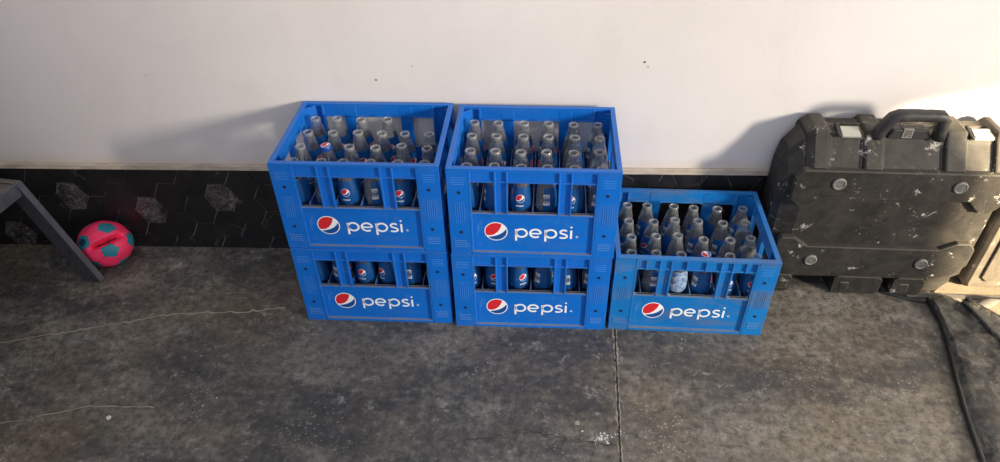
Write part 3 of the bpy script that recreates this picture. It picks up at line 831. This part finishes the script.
# ------------------------------------------------------------------ folded leatherette sheet at the right
def G(pts): return pts
sheet = empty('leatherette_sheet', (1.2, -.5, 0), 0, 'dusty black leatherette sheet with piped edge, folded on the floor, right edge', 'sheet')
L0 = Vector((-1.2, .5, 0))
left = [(1.190, -.205), (1.186, -.240), (1.184, -.300), (1.170, -.370), (1.152, -.440), (1.130, -.520), (1.108, -.610), (1.092, -.690), (1.079, -.760), (1.050, -.900), (1.02, -1.02)]
right = [(1.212, -.195), (1.250, -.210), (1.292, -.250), (1.330, -.305), (1.375, -.370), (1.43, -.44), (1.50, -.52), (1.58, -.62), (1.64, -.74), (1.68, -.88), (1.68, -1.02)]
def interp(P, t):
    i = min(int(t * (len(P) - 1)), len(P) - 2); f_ = t * (len(P) - 1) - i
    return Vector(P[i]).lerp(Vector(P[i + 1]), f_)
from mathutils import noise as MN
def sheet_mesh(Lp, Rp, nu, nv, z0, amp):
    bm = NBM(); g = []
    for i in range(nv + 1):
        a = interp(Lp, i / nv); b = interp(Rp, i / nv); row_ = []
        for j in range(nu + 1):
            t = j / nu; p = a.lerp(b, t)
            z = z0 + amp * (.5 + .5 * MN.noise(Vector((p.x * 9, p.y * 6, 1)))) + amp * .35 * MN.noise(Vector((p.x * 26 + p.y * 12, p.y * 22, 4)))
            e = min(t, 1 - t, i / nv, 1 - i / nv) * 14
            z = z0 + (z - z0) * min(1, .15 + e)
            row_.append(bm.verts.new((p.x + L0.x, p.y + L0.y, max(z, .003))))
        g.append(row_)
    top = []
    for i in range(nv):
        for j in range(nu):
            f = bm.faces.new((g[i][j], g[i][j + 1], g[i + 1][j + 1], g[i + 1][j])); f.smooth = True; top.append(f)
    return bm
bm = sheet_mesh(left, right, 60, 90, .008, .024)
s = obj('sheet_panel', bm, m_sheet, sheet)
md = s.modifiers.new('thick', 'SOLIDIFY'); md.thickness = .004; md.offset = -1
bm = NBM()
pl = [interp(left, k / 60) for k in range(61)]
tube(bm, [(p.x + L0.x, p.y + L0.y, .0085) for p in pl], .0065, 10)
tube(bm, [(p.x + .016 + L0.x, p.y + L0.y, .0100) for p in pl], .0035, 8)
obj('piped_edge', bm, m_piping, sheet)
# turned-over flap
fl = [(1.262, -.240), (1.275, -.31), (1.300, -.42), (1.33, -.55), (1.36, -.68), (1.38, -.80)]
fr_ = [(1.278, -.228), (1.325, -.285), (1.38, -.36), (1.46, -.46), (1.56, -.60), (1.64, -.76)]
bm = sheet_mesh(fl, fr_, 30, 50, .028, .012); f_ = obj('turned_flap', bm, m_sheet, sheet)
md = f_.modifiers.new('thick', 'SOLIDIFY'); md.thickness = .006; md.offset = -1
bm = NBM(); tube(bm, [(interp(fr_, k / 30).x + L0.x, interp(fr_, k / 30).y + L0.y, .030) for k in range(31)], .007, 8); obj('piped_edge', bm, m_piping, sheet)
# straps and a grey floor strip
st = NBM()
sp = [(1.055, -.165, .004), (1.075, -.178, .006), (1.10, -.192, .007), (1.13, -.203, .006), (1.16, -.212, .005), (1.184, -.218, .006)]
tube(st, sp, [.003, .006, .0065, .006, .005, .005], 8, flat=.6)
o = obj('fabric_strap', st, m_piping); tag(o, 'short black strap end lying on the floor left of the leatherette sheet', 'strap')
st = NBM()
tube(st, [(1.50, -.195, .006), (1.44, -.200, .006), (1.40, -.206, .007), (1.368, -.214, .010), (1.345, -.226, .012), (1.322, -.232, .009), (1.305, -.232, .006)], [.004, .004, .005, .014, .018, .012, .005], 10, flat=.5)
o = obj('strap_buckle', st, m_strap_strip); tag(o, 'grey strap with rounded end on the sunlit floor near the right edge', 'strap')

st = NBM(); P = [(1.135, -.186), (1.17, -.187), (1.25, -.189), (1.34, -.191), (1.45, -.193), (1.6, -.196)]  # floor-coloured strip added over the sand to draw the darker band
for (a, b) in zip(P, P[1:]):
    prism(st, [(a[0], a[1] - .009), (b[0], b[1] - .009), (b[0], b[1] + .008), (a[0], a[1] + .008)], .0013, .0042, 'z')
o = obj('grey_floor_strip', st, m_strap_strip); tag(o, 'flat floor-grey strip lying straight along the front of the cases, right edge', 'strap')
# ------------------------------------------------------------------ light
bm = NBM(); box(bm, 1.75, 2.40, -2.2, -2.0, 0, 2.6); struct(obj('shade_pier_right', bm, m_wall), 'unseen plastered pier added to shade the left end of the wall')  # off-view pier, added to keep the key light off the far-left wall
bm = NBM(); box(bm, -2.1, -1.90, -1.3, -.001, 0, 2.6); struct(obj('shade_wall_left', bm, mat('brown_shade_wall', (.17, .12, .085), .8)), 'unseen side wall added to darken the left corner')  # off-view wall, added so the left corner gets less, browner fill
w = bpy.data.worlds.new('sky'); bpy.context.scene.world = w; w.use_nodes = True
bg = w.node_tree.nodes['Background']; bg.inputs[0].default_value = (.83, .87, 1.0, 1); bg.inputs[1].default_value = .70
def area(name, loc, target, size, sy, power, col):
    l = bpy.data.lights.new(name, 'AREA'); l.shape = 'RECTANGLE'; l.size = size; l.size_y = sy; l.energy = power; l.color = col
    o = bpy.data.objects.new(name, l); C.objects.link(o); o.location = loc
    o.rotation_euler = (Vector(target) - Vector(loc)).to_track_quat('-Z', 'Y').to_euler(); return o
area('doorway_light', (6.0, -4.0, 2.1), (.2, 0, .3), 0.62, .95, 525, (1.0, .90, .77))
# low sun entering through the doorway: a narrow parallel beam with a square edge
dS = Vector((1, -1, .46)).normalized(); aS = Vector((1, 1, 0)).normalized(); uS = dS.cross(aS) * -1
if uS.z < 0: uS = -uS
sl = bpy.data.lights.new('low_sun_beam', 'AREA'); sl.shape = 'RECTANGLE'; sl.size = 1.3; sl.size_y = 1.0; sl.spread = math.radians(3); sl.energy = 32; sl.color = (1, .80, .52)
so = bpy.data.objects.new('low_sun_beam', sl); C.objects.link(so)
P_ = aS * (.72 + .65) + uS * (.275 - .5) + dS * 2.6
Rm = Matrix((aS, dS.cross(aS), dS)).transposed().to_4x4(); Rm.translation = P_; so.matrix_world = Rm

# ------------------------------------------------------------------ camera
cam = bpy.data.cameras.new('camera'); co = bpy.data.objects.new('camera', cam); C.objects.link(co)
cam.sensor_fit = 'HORIZONTAL'; cam.sensor_width = 36; cam.lens = 693.1 / 1000 * 36; cam.clip_start = .01
F_ = Vector((-.04421871, .77998668, -.62423191)); U_ = Vector((-.01302861, .62433971, .78104429)); R_ = Vector((.99893692, .04266965, -.01744535))
M4 = Matrix((( R_.x, U_.x, -F_.x, 0), (R_.y, U_.y, -F_.y, -1.75016318), (R_.z, U_.z, -F_.z, 1.48159408), (0, 0, 0, 1)))
co.matrix_world = M4
sc = bpy.context.scene; sc.camera = co
sc.view_settings.view_transform = 'Standard'; sc.view_settings.look = 'None'; sc.view_settings.gamma = 1
sc.view_settings.use_curve_mapping = False; sc.view_settings.exposure = 0.18
sc.cycles.transparent_max_bounces = 24; sc.cycles.max_bounces = 10
